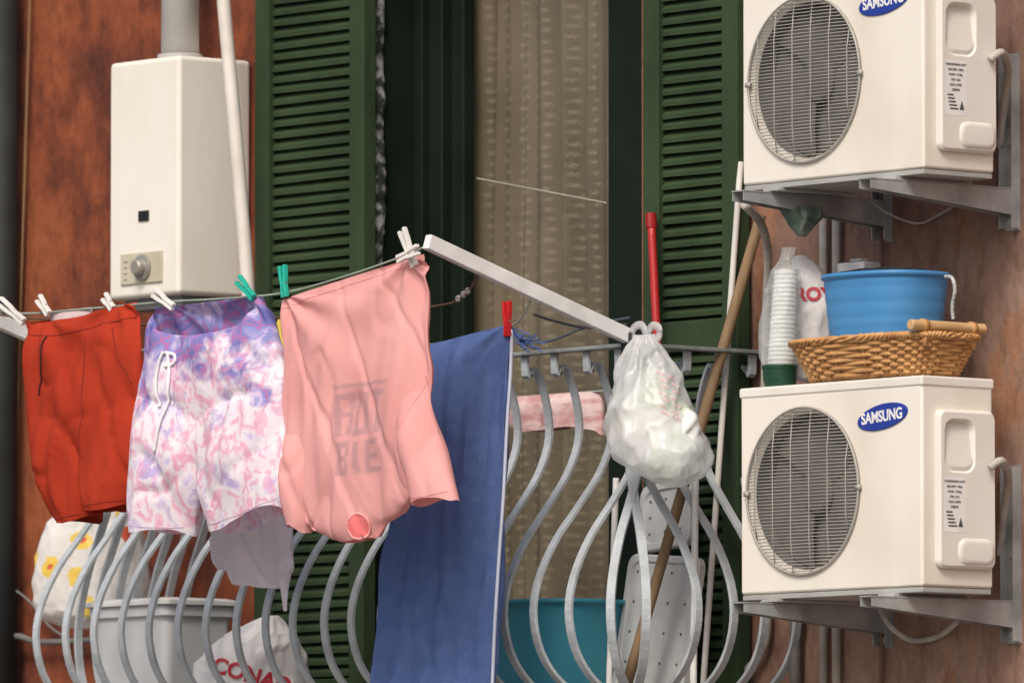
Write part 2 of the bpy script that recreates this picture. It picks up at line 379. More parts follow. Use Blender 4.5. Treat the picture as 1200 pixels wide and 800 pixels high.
q=MB(); q.loops([yz_loop(ya,yb,zl,zh,xs+.0005),yz_loop(ya,yb,zl,zh,xs+.011),yz_loop(ya+.007,yb-.005,zl+.007,zh-.007,xs+.018,.018),
  yz_loop(a_,b_,zh-.155,zh-.022,xs+.018,.030),yz_loop(a_+.003,b_-.003,zh-.150,zh-.026,xs+.014,.028),yz_loop(a_+.008,b_-.008,zh-.140,zh-.032,xs+.0165,.026,lean=-.0155)],False,True)
sc=obj("service_cover",q,cream2,ac,bevel=.0015)
q=MB(); q.loops([yz_loop(ya+.062,yb-.008,zl+.010,zl+.075,xs+.0178,.024),yz_loop(ya+.066,yb-.012,zl+.014,zl+.071,xs+.0225,.022),yz_loop(ya+.074,yb-.020,zl+.022,zl+.063,xs+.0235,.018)],False,True)
obj("valve_cover",q,cream2,ac,smooth=True)
xc=xs+.0184
ly=ya+.014; lz=zl+.088
q=MB(); q.add([(xc,ly,lz),(xc,ly+.072,lz),(xc,ly+.072,lz+.135),(xc,ly,lz+.135)],[(0,1,2,3)])
rl=obj("rating_label",q,mat("sticker",(.85,.85,.83),.4),ac)
ink=mat("black_ink",(.08,.08,.08),.6)
for k,(tx,sz) in enumerate((("CONDENSING UNIT",.0075),("220-240V~ 50Hz",.0075),("R410A  0.75kg",.0075),("IP24  8.2A",.0075),("MAX 4.2MPa",.0075),("2400W",.0085))):
    flat_text("label_lettering",tx,sz,Mside((xc+.0006,ly+.036,lz+.125-k*.0125)),ink,ac)
q=MB(); xk=xc+.0004
for k in range(5): q.add([(xk,ly+.008+k*.002,lz+.052-k*.0085),(xk,ly+.028+k*.004,lz+.052-k*.0085),(xk,ly+.028+k*.004,lz+.048-k*.0085),(xk,ly+.008+k*.002,lz+.048-k*.0085)],[(0,1,2,3)])
q.add([(xk,ly+.048,lz+.014),(xk,ly+.064,lz+.014),(xk,ly+.056,lz+.038)],[(0,1,2)])
obj("label_symbol",q,ink,ac)
lc=P(1035,488,by); q=MB(); rot=math.radians(8)
ell=lambda a,b_,y:[(lc.x+a*math.cos(t)*math.cos(rot)-b_*math.sin(t)*math.sin(rot),y,lc.z+a*math.cos(t)*math.sin(rot)+b_*math.sin(t)*math.cos(rot)) for t in [2*math.pi*k/48 for k in range(48)]]
q.loops([ell(.092,.031,by-.0005),ell(.092,.031,by-.003),ell(.090,.029,by-.004)],False,True)
obj("logo_badge",q,mat("logo_blue",(.02,.05,.33),.35),ac)
flat_text("logo_lettering","SAMSUNG",.038,Mfront((lc.x,by-.0047,lc.z),math.radians(4)),mat("white_ink",(.85,.85,.85),.5),ac,bold=.0010,space=1.0,sx=.86)
pb=P(870,218,by)
DU=(pb.x-base.x,0,pb.z-base.z)
ac2=copy_thing(ac,DU)
# brackets
galv=mat("bracket_steel",(.44,.45,.44),.5,(.28,.29,.29),12,.1,50,metal=.2)
def bracket(x,ztop):
    e=empty("wall_bracket",(x,-.25,ztop-.06),"grey steel wall bracket carrying an air conditioner","bracket","air conditioner brackets")
    q=MB()
    for s in(-1,1):
        xx=x+s*.02
        q.add([(xx-.0015,YT,ztop-.022),(xx+.0015,YT,ztop-.022),(xx+.0015,-.004,ztop-.065),(xx-.0015,-.004,ztop-.065),(xx-.0015,YT,ztop),(xx+.0015,YT,ztop),(xx+.0015,-.004,ztop),(xx-.0015,-.004,ztop)],
              [(3,2,1,0),(4,5,6,7),(0,1,5,4),(1,2,6,5),(2,3,7,6),(3,0,4,7)])
    q.box(x-.023,x+.023,YT-.002,-.004,ztop+.0005,ztop+.0035)
    obj("bracket_arm",q,galv,e)
    q=MB(); q.box(x-.024,x+.024,-.006,-.001,ztop-.10,ztop+.34); q.box(x-.024,x-.021,-.03,-.0062,ztop-.095,ztop+.335); q.box(x+.021,x+.024,-.03,-.0062,ztop-.095,ztop+.335)
    obj("wall_plate",q,galv,e)
    for zz in(ztop-.08,ztop+.12,ztop+.30):
        q=MB(); q.tube([(x,-.006,zz),(x,-.016,zz)],.009,6); obj("bolt",q,galv,e)
for dz in(0,DU[2]):
    for xa in(AXW,ALW): bracket(xa,bz-.0265+dz)
# ------------------------------------------------------------------ hoses and pipes at the wall
def pipe(name,pts,r,m,label,cat="pipe",n=40,smooth=True,group=None):
    q=MB(); c_=catmull([tuple(p) for p in pts],n) if len(pts)>2 else [tuple(p) for p in pts]
    q.tube(c_,r,10); return obj(name,q,m,None,smooth=smooth,label=label,category=cat,group=group)
white_ins=mat("pipe_insulation",(.50,.47,.42),.8,(.34,.31,.28),15,.3,60)
greyp=mat("grey_hose",(.16,.15,.14),.6,None,10,.2,90)
for dv in(0,478):
    o=lambda u,v,y:P(u,v-dv,y)
    pipe("refrigerant_hose",[o(1160,548,-.20),o(1174,540,-.17),o(1181,560,-.10),o(1178,590,-.05),o(1172,650,-.02)],.010,white_ins,"pale insulated hose from air conditioner side to wall","hose",group="refrigerant hoses")
pipe("cable",[P(1030,712,-.1),P(1045,735,-.06),P(1070,750,-.02),P(1100,745,-.02),P(1122,728,-.05)],.007,white_ins,"pale grey looping cable under the lower air conditioner","cable")
pipe("cable",[P(1020,235,-.1),P(1040,250,-.05),P(1075,262,-.02),P(1100,252,-.02),P(1120,240,-.05)],.003,white_ins,"thin pale cable looping under the upper air conditioner","cable")
pipe("drain_hose",[P(872,240,-.3),P(892,262,-.2),P(900,300,-.12),P(898,360,-.08),P(896,500,-.04),P(900,700,-.03),P(893,760,-.03),P(860,800,-.03),P(820,840,-.03)],.011,white_ins,"pale drain hose dropping from the upper air conditioner","hose")
pipe("wall_pipe",[P(965,235,-.02),P(965,830,-.02)],.011,white_ins,"thin pale pipe running down the pink wall","pipe",group="wall pipes")
pipe("wall_pipe",[P(980,235,-.02),P(980,830,-.02)],.011,white_ins,"thin pale pipe running down the pink wall","pipe",group="wall pipes")
pipe("wall_pipe",[P(1033,180,-.015),P(1033,830,-.015)],.006,mat("pink_cond",(.20,.11,.08),.8),"thin painted pipe on the pink wall","pipe")
pipe("wall_pipe",[P(932,700,-.03),P(932,830,-.03)],.015,greyp,"dark grey pipe on the pink wall","pipe")
pipe("drain_pipe",[P(2,-60,-.07),P(2,900,-.07)],.046,mat("drain_dark",(.02,.024,.024),.7,(.01,.012,.012),6),"dark iron drainpipe on red plaster wall","drainpipe")
pipe("wall_wire",[P(36,-30,-.02),P(26,300,-.02),P(17,600,-.02),P(12,830,-.02)],.0035,mat("wire_tan",(.25,.15,.07),.7),"thin tan wire running down the red wall","cable")
pipe("wall_wire",[P(-20,668,-.02),P(30,700,-.05),P(60,735,-.02),P(100,760,-.02)],.004,greyp,"thin grey wire on the red wall","cable")
pipe("gas_pipe",[P(-10,752,-.04),P(20,745,-.05),P(50,752,-.04),P(130,748,-.04)],.009,greyp,"dark gas pipe low on the red wall","pipe")
pipe("white_pipe",[P(260,-60,-.20),P(262,0,-.20),P(278,180,-.19),P(291,345,-.18),P(292,420,-.16)],.019,mat("white_plastic",(.72,.68,.62),.5,(.6,.56,.5),8),"white plastic pipe passing in front of the boiler","pipe")
# ------------------------------------------------------------------ boiler
bl=P(127,352,-.255); br=P(209,352,-.255); tz=P(132,74,-.255).z
bo=empty("gas_boiler",((bl.x+br.x)/2,-.13,bl.z),"white wall mounted gas boiler with flue and control knob","boiler")
bw=mat("boiler_enamel",(.81,.78,.70),.45,(.68,.63,.53),2.5,.03,20,stretch=(1,1,.5),detail=10,lo=.28,hi=.55)
q=MB(); q.box(bl.x,br.x,-.255,-.003,bl.z,tz); obj("casing",q,bw,bo,bevel=.014,seg=3)
q=MB(); wc=P(169,253,-.255); q.box(wc.x-.022,wc.x+.022,-.259,-.2545,wc.z-.014,wc.z+.014); obj("flame_window",q,mat("black",(.015,.015,.015),.3),bo)
cc=P(167,314,-.255); q=MB(); q.box(cc.x-.092,cc.x+.092,-.261,-.2545,cc.z-.043,cc.z+.043); obj("control_panel",q,mat("brass_panel",(.55,.51,.39),.45,(.47,.43,.32),10),bo,bevel=.003)
q=MB()
q.loops([[(cc.x+.01+r*math.cos(2*math.pi*i/24),y,cc.z+r*math.sin(2*math.pi*i/24)) for i in range(24)] for r,y in((.036,-.2612),(.036,-.268),(.022,-.270),(.021,-.288),(.017,-.291))],False,True)
q.box(cc.x+.006,cc.x+.014,-.295,-.290,cc.z-.018,cc.z+.018)
obj("knob",q,mat("steel_knob",(.38,.36,.32),.35,metal=.5),bo,bevel=.001)
q=MB(); q.box(bl.x+.03,br.x-.03,-.22,-.03,bl.z-.03,bl.z-.001); obj("base_tray",q,mat("grey_tray",(.2,.2,.2),.5),bo)
pim=mat("panel_ink",(.25,.22,.16),.5)
for k in range(4):
    q=MB(); q.box(cc.x-.075,cc.x-.060,-.262,-.2612,cc.z-.03+k*.016,cc.z-.027+k*.016); obj("panel_marking",q,pim,bo)
fc=Vector(((bl.x+br.x)/2+.0,-.13,0)); q=MB(); q.tube([(fc.x,fc.y,tz-.002),(fc.x,fc.y,tz+.7)],.052,24)
fl=obj("flue",q,mat("flue_grey",(.58,.57,.55),.5,(.5,.49,.46),6),bo,smooth=False)
for p in fl.data.polygons: p.use_smooth=len(p.vertices)==4
q=MB(); q.tube([(fc.x,fc.y,tz-.001),(fc.x,fc.y,tz+.02)],.062,24); obj("flue_collar",q,mat("collar",(.5,.49,.46),.5),bo,bevel=.003)
# ------------------------------------------------------------------ drying rack
YO=-1.12
tip=P(500,283,YO); foot=P(738,395,YR-.03)
rk=empty("clothes_drying_rack",(foot.x,YR,foot.z),"white drying rack arms reaching out from balcony railing","drying rack")
whitebar=mat("white_bar",(.80,.80,.78),.45,(.66,.66,.64),14,.1,60)
rf=Vector((0,0,1))
pr=[(.019,.012),(-.019,.012),(-.019,-.012),(.019,-.012)]
DX=-2.07; sh=Vector((DX,0,0))
dkp=mat("dark_plastic",(.03,.03,.035),.5)
for s_ in(Vector((0,0,0)),sh):
    q=MB(); q.sweep([foot+s_,tip+s_],pr,rf); obj("arm",q,whitebar,rk,bevel=.003)
    q=MB(); q.box(foot.x+s_.x-.02,foot.x+s_.x+.02,YR-.045,YR+.03,foot.z-.05,foot.z+.012); obj("clamp",q,dkp,rk,bevel=.004)
linem=mat("line_cord",(.30,.36,.30),.7)
def line(pts,r,m=linem):
    q=MB(); q.tube(catmull([tuple(p) for p in pts],70),r,6); return obj("washing_line",q,m,rk,smooth=True)
tl=tip+sh
line([tip+Vector((0,0,-.01)),P(478,298,YO),P(410,322,YO),P(333,343,YO),P(260,350,YO),P(190,354,YO),P(100,362,YO),P(10,366,YO),tl],.003)
armp=lambda y: foot+(tip-foot)*((y-foot.y)/(tip.y-foot.y))
Y2=-.78
line([armp(Y2),P(598,383,Y2),P(500,404,Y2),P(330,402,Y2),P(150,410,Y2),armp(Y2)+sh],.003)
Y3=-.95
brownc=mat("brown_cord",(.12,.07,.05),.8)
line([armp(Y3),P(545,345,Y3),P(500,360,Y3),P(330,372,Y3),P(150,380,Y3),armp(Y3)+sh],.003,brownc)
kg=mat("knot_grey",(.35,.33,.32),.8)
for (u,v) in((543,345),(537,350),(548,341)): 
    q=MB(); p=P(u,v,Y3); q.ring((p.x,p.y,p.z),.005,.0045,10,6); obj("knot",q,kg,rk,smooth=True)
line([P(625,368,-.72),P(650,376,-.65),P(690,384,-.55),P(735,380,-.47)],.0035,mat("dark_cord",(.06,.06,.07),.7))
line([P(598,392,-.7),P(640,400,-.62),P(690,382,-.55),P(738,372,-.47)],.003,mat("dark_cord_b",(.05,.07,.10),.7))
# ------------------------------------------------------------------ garments
def crease(n,w=.12): return max(0,1-abs(n)/w)
def gar_rows(q,rows,y0=None,x0=None,nx=46,ny=90,A=.02,B=.006,C=.007,seed=0,droop=0,grow=True,twist=0,fx=7,fz=1.6,edge=.35,hem=0,pins=()):
    rs=catmull(rows,ny); ls=[]
    for j,(ul,vl,ur,vr,dp) in enumerate(rs):
        tt=j/(ny-1); loop=[]
        for k in range(2*nx):
            front=k<nx; s=(k+.5)/nx if front else (2*nx-k-.5)/nx
            c_=2*s-1; s2=.5+.5*math.sin(c_*math.pi/2)
            u=ul+(ur-ul)*s2; v=vl+(vr-vl)*s2
            if front and droop: v+=droop*max(0,math.cos(c_*math.pi/2))*(1-tt)**3
            if hem: v+=hem*tt**6*math.sin(c_*4+seed)
            p=P(u,v,y=y0) if x0 is None else P(u,v,x=x0)
            q.uv.append((u,v,1 if front else 0))
            h=max(dp,.002)/2*math.sqrt(max(0,1-(2*s2-1)**2)+.02)
            g_=(.25+.75*min(1,tt*3)) if grow else 1
            sb=seed+(0 if front else 5.3)
            nn=noise.noise(Vector((p.x*fx+p.z*twist,(p.z)*fz,sb)))
            n2=noise.noise(Vector((p.x*fx*3.1-p.z*3,p.z*fz*3.5,sb+9)))
            n3=noise.noise(Vector((p.x*3+seed,p.z*7,seed*2.)))
            c1=crease(noise.noise(Vector((p.x*fx*.8+p.z*(twist+1.5),p.z*fz*1.1-p.x*2,sb+17))))
            c2=crease(noise.noise(Vector((p.x*fx*.9-p.z*2.5,p.z*fz*1.6+p.x*3,sb+23))),.09)
            off=(-h if front else h)+g_*(A*nn*1.6+B*n2*1.6)*(1 if front else .7)+g_*C*(c1+.7*c2)
            for (pu,pv) in pins:
                dv=max(v-pv,1); du=(u-pu); ang=math.atan2(du,dv); r_=math.hypot(du,dv)
                off+=.010*math.sin(ang*9+seed)*math.exp(-r_/90)*min(1,r_/25)
            if x0 is None: p=p+Vector((g_*edge*A*n3,off,g_*.004*n2))
            else: p=p+Vector((-off,0,0))
            loop.append(p)
        ls.append(loop)
    q.loops(ls,False,False)
def garment(name,parts,m,label,cat,**kw):
    q=MB()
    for pt in parts:
        k=dict(kw); k.update(pt[1] if len(pt)>1 else {}); gar_rows(q,pt[0],**k)
    o=obj(name,q,m,None,smooth=True,label=label,category=cat)
    garment.uv=q.uv; return o
def drape_tube(pts,target,m,parent,name,r,y,off=0.0,dirv=(0,1,0),n=40):
    tb=bmesh.new(); tb.from_mesh(target.data); bv=BVHTree.FromBMesh(tb); d=Vector(dirv); c_=[]
    for u,v in catmull(pts,n):
        p=P(u,v,y); h=bv.ray_cast(p-d*1.0,d)
        if h[0] is not None: c_.append(h[0]-d*off)
    tb.free(); q=MB()
    if len(c_)>2: q.tube(c_,r,6); return obj(name,q,m,parent,smooth=True)
# red shorts
redm=mat("red_cotton",(.44,.046,.020),.9,(.35,.034,.015),6,.3,300,trans=.10,spec=.1,bd=.003)
rs=garment("shorts",[
 ([(34,378,157,353,.03),(34,390,160,372,.06),(36,420,165,405,.09),(37,470,169,460,.11),(41,520,168,510,.10),(46,550,165,542,.06),(52,566,160,558,.02)],{'droop':5}),
 ([(38,460,114,456,.06),(41,500,114,498,.105),(44,535,113,533,.13),(51,570,111,568,.13),(58,595,109,592,.12),(63,613,107,608,.11)],{'grow':False,'nx':26,'ny':70,'hem':3}),
 ([(94,456,169,446,.06),(98,498,169,485,.105),(101,533,168,522,.13),(104,565,163,558,.13),(105,585,159,578,.12),(107,602,156,592,.11)],{'grow':False,'nx':26,'ny':70,'hem':2})],
 redm,"rust red cotton shorts pegged to the washing line","shorts",y0=YO,A=.022,B=.009,C=.010,seed=1,twist=1.5,pins=((52,366),(140,352)))
seam=mat("seam_red",(.22,.018,.008),.9)
drape_tube([(36,392),(70,394),(110,386),(158,372)],rs,seam,rs,"waistband_seam",.0016,YO)
drape_tube([(112,395),(112,440),(112,490),(108,545)],rs,seam,rs,"front_seam",.0018,YO)
drape_tube([(140,385),(150,420),(163,450)],rs,seam,rs,"pocket_seam",.0018,YO)
drape_tube([(61,606),(80,608),(104,603)],rs,seam,rs,"hem_seam",.0013,YO); drape_tube([(109,595),(130,592),(155,586)],rs,seam,rs,"hem_seam",.0013,YO)
drape_tube([(69,395),(66,420),(62,440),(58,463)],rs,mat("dark_red",(.08,.01,.008),.8),rs,"drawstring",.003,YO,.002)
q=MB(); gar_rows(q,[(60,366,108,360,.02),(60,376,108,372,.02),(62,388,106,384,.02)],y0=YO+.01,nx=14,ny=10,A=.004,B=.002,C=.002)
obj("lining",q,mat("liner_white",(.75,.60,.60),.9),rs,smooth=True)
# patterned shorts
pm=mat("tropical_print",(.9,.5,.6),.85,None,6,.2,300,trans=.2,spec=.1,bd=.003)
N,L=nodes(pm); b=N["Principled BSDF"]; tc=N.new("ShaderNodeTexCoord")
n1=noise_node(12,2,.5,(1,.3,1.0)); n1.inputs["Distortion"].default_value=.6
n1b=noise_node(34,4,.7,(1,.3,.8)); n1b.inputs["Distortion"].default_value=.4
n1c=noise_node(19,2,.5,(1.3,.3,1)); n1c.inputs["Distortion"].default_value=.8
r1=ramp(n1.outputs[0],[(.30,(.58,.48,.78)),(.40,(.76,.66,.84)),(.47,(.90,.85,.90)),(.51,(.90,.66,.76)),(.56,(.86,.42,.58)),(.60,(.89,.68,.78)),(.70,(.91,.87,.91))])
r1b=ramp(n1b.outputs[0],[(.50,(0,0,0)),(.53,(.75,.75,.75))]); wh=N.new("ShaderNodeRGB"); wh.outputs[0].default_value=(.90,.87,.90,1)
r1c=ramp(n1c.outputs[0],[(.57,(0,0,0)),(.585,(.55,.55,.55))]); pkc=N.new("ShaderNodeRGB"); pkc.outputs[0].default_value=(.84,.40,.58,1)
low=mix(r1c.outputs[0],mix(r1b.outputs[0],r1.outputs[0],wh.outputs[0]),pkc.outputs[0])
n2=noise_node(13,3,.55,(1,.3,1)); n2.inputs["Distortion"].default_value=.6
r2=ramp(n2.outputs[0],[(.30,(.12,.14,.44)),(.42,(.28,.24,.54)),(.47,(.55,.18,.42)),(.50,(.24,.28,.60)),(.56,(.42,.38,.70)),(.62,(.74,.60,.80)),(.68,(.36,.40,.72))])
sx=N.new("ShaderNodeSeparateXYZ"); L.new(tc.outputs["Object"],sx.inputs[0])
ad=N.new("ShaderNodeMath"); ad.operation='MULTIPLY_ADD'; n3=noise_node(9,4,.6,(1,.3,1)); L.new(n3.outputs[0],ad.inputs[0]); ad.inputs[1].default_value=.95; L.new(sx.outputs[2],ad.inputs[2])
mr=N.new("ShaderNodeMapRange"); zt=P(240,350,YO).z; mr.inputs[1].default_value=zt-.24+.475; mr.inputs[2].default_value=zt-.13+.475; L.new(ad.outputs[0],mr.inputs[0])
mc=mix(mr.outputs[0],low,r2.outputs[0]); L.new(mc,b.inputs["Base Color"])
for n_ in N:
    if n_.type=='BSDF_TRANSLUCENT': L.new(mc,n_.inputs[0])
ps=garment("shorts",[
 ([(182,360,303,345,.05),(180,372,310,362,.09),(172,410,322,400,.11),(166,460,332,445,.12),(164,495,336,485,.09),(168,520,334,516,.05),(176,540,330,536,.01)],{'droop':48}),
 ([(167,440,258,440,.05),(163,480,258,484,.11),(160,520,252,530,.14),(157,560,243,562,.14),(157,590,232,598,.13),(160,618,224,626,.12)],{'grow':False,'hem':4,'nx':34,'ny':80}),
 ([(232,440,331,432,.05),(230,480,336,470,.11),(229,525,341,520,.14),(233,560,342,550,.14),(242,590,341,575,.13),(249,624,338,592,.12)],{'grow':False,'hem':4,'nx':34,'ny':80})],
 pm,"pink white and purple printed shorts with white drawstring","shorts",y0=YO,A=.022,B=.010,C=.010,seed=3,pins=((192,356),(290,344)))
wcd=mat("white_cord",(.85,.83,.85),.8)
drape_tube([(214,413),(218,440),(217,470),(212,500),(208,530)],ps,wcd,ps,"drawstring",.0045,YO,.006)
drape_tube([(211,413),(207,430),(206,450),(209,478)],ps,wcd,ps,"drawstring",.0045,YO,.006)
drape_tube([(212,414),(220,417),(221,426),(213,430)],ps,wcd,ps,"drawstring",.0045,YO,.005)
ssm=mat("seam_lilac",(.60,.45,.62),.9)
drape_tube([(214,430),(224,470),(232,505),(238,530)],ps,ssm,ps,"front_seam",.0014,YO)
drape_tube([(160,610),(190,618),(222,618)],ps,ssm,ps,"hem_seam",.0012,YO); drape_tube([(251,616),(290,606),(337,585)],ps,ssm,ps,"hem_seam",.0012,YO)
# pink shirt with a faint print
pk=mat("pink_jersey",(.88,.46,.44),.9,(.82,.40,.385),5,.2,260,trans=.22,spec=.08,bd=.003)
N,L=nodes(pk); b=N["Principled BSDF"]; rr=N[pk["ramp"]]; tc=N.new("ShaderNodeTexCoord")
at=N.new("ShaderNodeAttribute"); at.attribute_name="print"; gp_=N.new("ShaderNodeRGB"); gp_.outputs[0].default_value=(.40,.27,.29,1)
pcx=mix(at.outputs["Fac"],rr.outputs[0],gp_.outputs[0]); L.new(pcx,b.inputs["Base Color"])
ts=garment("t_shirt",[
 ([(331,352,497,298,.02),(332,370,499,320,.04),(336,420,500,380,.055),(338,480,502,440,.06),(342,530,500,500,.07),(346,570,496,545,.07),(353,600,488,575,.065),(366,618,468,600,.06),(385,628,448,614,.05),(404,636,438,629,.03)],{'nx':120,'ny':250}),
 ([(462,452,500,440,.02),(470,486,503,474,.055),(478,520,511,508,.085),(484,556,524,548,.085),(488,590,536,583,.07)],{'grow':False,'nx':24,'ny':50,'hem':3}),
 ([(338,510,372,510,.04),(337,548,368,548,.08),(340,582,364,592,.085),(345,616,361,622,.07)],{'grow':False,'nx':24,'ny':40,'hem':3})],
 pk,"pink printed t-shirt hanging upside down by its hem","t-shirt",y0=YO,A=.017,B=.007,C=.008,twist=1.2,fx=6,seed=11,pins=((333,345),(480,302)))
rects=[(399,448,465,453,.8),
 (404,459,410,509,1),(415.5,459,421.5,509,1),(404,459,421.5,466,1),(404,481,421.5,488,1),
 (424,459,430,509,1),(435,459,441,509,1),(424,502,441,509,1),
 (443.5,459,462,466,1),(450,459,456,509,1),
 (406,516,412,554,1),(417,519,422,532,1),(417,539,422,551,1),(406,516,420,522,1),(406,532,420,538,1),(406,548,420,554,1),
 (426,516,432,554,1),(437,516,443,554,1),(437,516,455,522,1),(437,532,452,538,1),(437,548,455,554,1)]
att=ts.data.attributes.new("print",'FLOAT','POINT')
for i,(u,v,f) in enumerate(garment.uv):
    val=0
    if f:
        vv=v+.13*(u-430)
        if 399<u<466 and 448<vv<557: val=.20
        for (a0,b0,a1,b1,s_) in rects:
            if a0<=u<=a1 and b0<=vv<=b1: val=max(val,.72*s_)
        if val: val*=.85+.25*noise.noise(Vector((u*.15,v*.15,3)))
    att.data[i].value=val
nk=[(419,610),(423,603),(429,602),(434,606),(436,614),(433,625),(428,631),(421,629),(417,619)]
drape_tube(nk+nk[:1],ts,mat("pink_collar",(.86,.36,.35),.85),ts,"collar",.0035,YO,.002)
q=MB(); q.add([P(u,v,YO) for u,v in nk],[tuple(range(9))]); me=bpy.data.meshes.new("n"); me.from_pydata(q.v,[],q.f)
drape("neck_opening",me,ts,(0,1,0),mat("pink_inner",(.82,.19,.19),.9),ts,off=.003)
hm=mat("pink_seam",(.70,.30,.29),.9)
drape_tube([(333,362),(380,346),(440,325),(497,308)],ts,hm,ts,"bottom_hem",.0012,YO)
drape_tube([(489,584),(508,583),(531,576)],ts,hm,ts,"sleeve_hem",.0012,YO); drape_tube([(499,448),(490,490),(484,530),(482,570)],ts,hm,ts,"shoulder_seam",.0012,YO)
# white top behind
lil=mat("white_lilac_cotton",(.93,.91,.96),.85,(.88,.86,.93),5,.2,260,trans=.45,spec=.12,bd=.003)
wt=garment("tank_top",[([(262,398,340,398,.02),(258,440,341,440,.05),(252,520,343,520,.07),(246,600,343,590,.08),(247,625,342,620,.08),(258,650,341,645,.07),(270,668,340,668,.05),(277,684,324,690,.03)],{'seed':21}),
  ([(246,630,262,650,.02),(248,655,262,668,.02),(255,668,270,664,.02)],{'nx':10,'ny':16,'A':.004,'C':.002,'grow':False,'seed':2}),
  ([(324,640,341,640,.02),(328,665,340,665,.02),(330,690,336,690,.01),(331,716,335,716,.006)],{'nx':10,'ny':20,'A':.004,'C':.002,'grow':False,'seed':6})],
  lil,"white lilac tank top hanging behind the printed shorts","top",y0=Y2,A=.020,B=.008,C=.010)
# blue towel
tw=mat("blue_terry",(.140,.215,.47),1.0,(.105,.17,.40),26,1.0,330,trans=.04,spec=.0,bd=.006,lo=.3,hi=.7,detail=9)
to=garment("towel",[([(503,404,598,380,.008),(500,420,600,392,.03),(492,460,596,440,.035),(480,520,592,500,.035),(467,590,588,580,.03),(454,660,583,650,.03),(443,740,578,730,.03),(434,800,575,800,.03),(428,850,573,850,.03)],{'seed':31})],
  tw,"large faded blue terry towel draped over washing line","towel",y0=Y2,A=.045,B=.008,C=.005,fx=7,fz=.35,nx=70,ny=120,twist=-2.2,pins=((596,380),))
q=MB(); q.tube(catmull([tuple(P(u,v,Y2-.005)) for u,v in((600,386),(598,440),(594,500),(590,580),(585,650),(580,730),(577,800),(575,850))],50),.0045,6)
obj("towel_edge_highlight",q,mat("edge_highlight_blue",(.60,.66,.80),.9),to,smooth=True)  # pale tube on the towel's right edge, bright edge light put into its colour
q=MB()
for i in range(14):
    a=P(600+i*.8,384+i*1.2,Y2-.01); bb=P(622+i*1.4-(i%3)*8,392+(i%5)*5,Y2-.03); md=(a+bb)/2+Vector((0,0,-.008*(i%3)))
    q.tube(catmull([tuple(a),tuple(md),tuple(bb)],8),.0022,5)
obj("fringe",q,tw,to,smooth=True)
pc_=mat("pink_cloth",(.50,.26,.25),.9,(.66,.50,.48),14,.2,100,lo=.4,hi=.6,stretch=(1,1,3))
garment("folded_cloth",[([(590,466,700,458,.02),(588,478,702,470,.05),(590,490,704,490,.05),(598,500,706,506,.05)],{'seed':41})],pc_,"pink and white cloth hung over a cord behind railing","cloth",y0=-.10,A=.012,B=.008,ny=24,hem=4)
pipe("inner_cord",[P(560,468,-.1),P(640,463,-.1),P(720,457,-.1)],.003,linem,"thin cord holding the folded cloth","cord")
# pegs
def peg(u0,v0,u1,v1,y,m,lab):
    a=P(u0,v0,y-.012); b_=P(u1,v1,y-.012); d_=(b_-a); L_=d_.length; d_.normalize(); n_=Vector((0,-1,0)); s_=d_.cross(n_)
    e=empty("clothes_peg",a,lab,"clothes peg","clothes pegs on the washing line")
    for sg in(-1,1):
        q=MB(); pts=[(a+d_*L_*t+s_*sg*o_) for t,o_ in((0,.010),(.35,.0085),(.6,.0052),(1,.0062))]
        w_=.0045
        q.loops([[p+s_*w_*.9+n_*.006,p-s_*w_*.9+n_*.006,p-s_*w_*.9-n_*.006,p+s_*w_*.9-n_*.006] for p in pts]); obj("prong",q,m,e,bevel=.001)
    q=MB(); c_=a+d_*L_*.55; q.tube([c_-s_*.010,c_+s_*.010],.004,8); obj("spring",q,steel,e)
steel=mat("steel",(.5,.5,.5),.3,metal=.8)
pw=mat("peg_white",(.82,.80,.76),.5); pt_=mat("peg_teal",(.02,.48,.36),.4); pred=mat("peg_red",(.65,.02,.02),.4); py=mat("peg_yellow",(.8,.62,.12),.4)
for a in((0,353,28,377),(45,349,57,368),(122,347,132,362),(180,342,203,360)): peg(*a,YO,pw,"white plastic clothes peg")
peg(279,327,297,349,YO,pt_,"teal plastic clothes peg"); peg(331,311,334,348,YO,pt_,"teal plastic clothes peg")
peg(471,269,486,312,YO,pw,"white plastic clothes peg at the rack arm tip"); peg(594,353,595,394,Y2,pred,"red plastic clothes peg holding the towel")
peg(325,376,331,408,Y2,py,"yellow plastic clothes peg"); peg(490,292,466,304,YO-.02,pw,"white plastic clothes peg at the rack arm tip")
# ------------------------------------------------------------------ poles
def pole(p0,p1,r,m,lab,cat):
    q=MB(); pts=[p0+(p1-p0)*t for t in [i/12 for i in range(13)]]
    q.tube(pts,r,12); return obj(cat,q,m,None,smooth=True,label=lab,category=cat.replace('_',' '))
wood=mat("broom_wood",(.32,.21,.11),.7,(.17,.11,.06),18,.15,60,stretch=(1,1,.15))
pole(P(892,252,-.07),P(735,800,-.33),.014,wood,"worn wooden broom handle leaning in balcony corner","broom_handle")
pole(P(868,190,-.05),P(822,830,-.20),.008,mat("white_stick",(.66,.64,.6),.5),"thin white metal pole leaning against the wall","metal_pole")
rp_=pole(P(763,256,-.09),P(776,520,-.14),.011,mat("red_stick",(.42,.02,.02),.4),"red plastic mop handle leaning on green shutter","mop_handle")
q=MB(); q.tube([P(762.5,250,-.089),P(763.5,268,-.091)],.015,12); obj("grip",q,mat("red_grip",(.30,.01,.01),.4),rp_,bevel=.003)
pole(P(815,560,-.28),P(812,850,-.30),.009,whitebar,"white upright tube standing in balcony corner","metal_pole")
pole(P(722,560,-.25),P(712,850,-.3),.008,whitebar,"white upright tube standing in balcony corner","metal_pole")
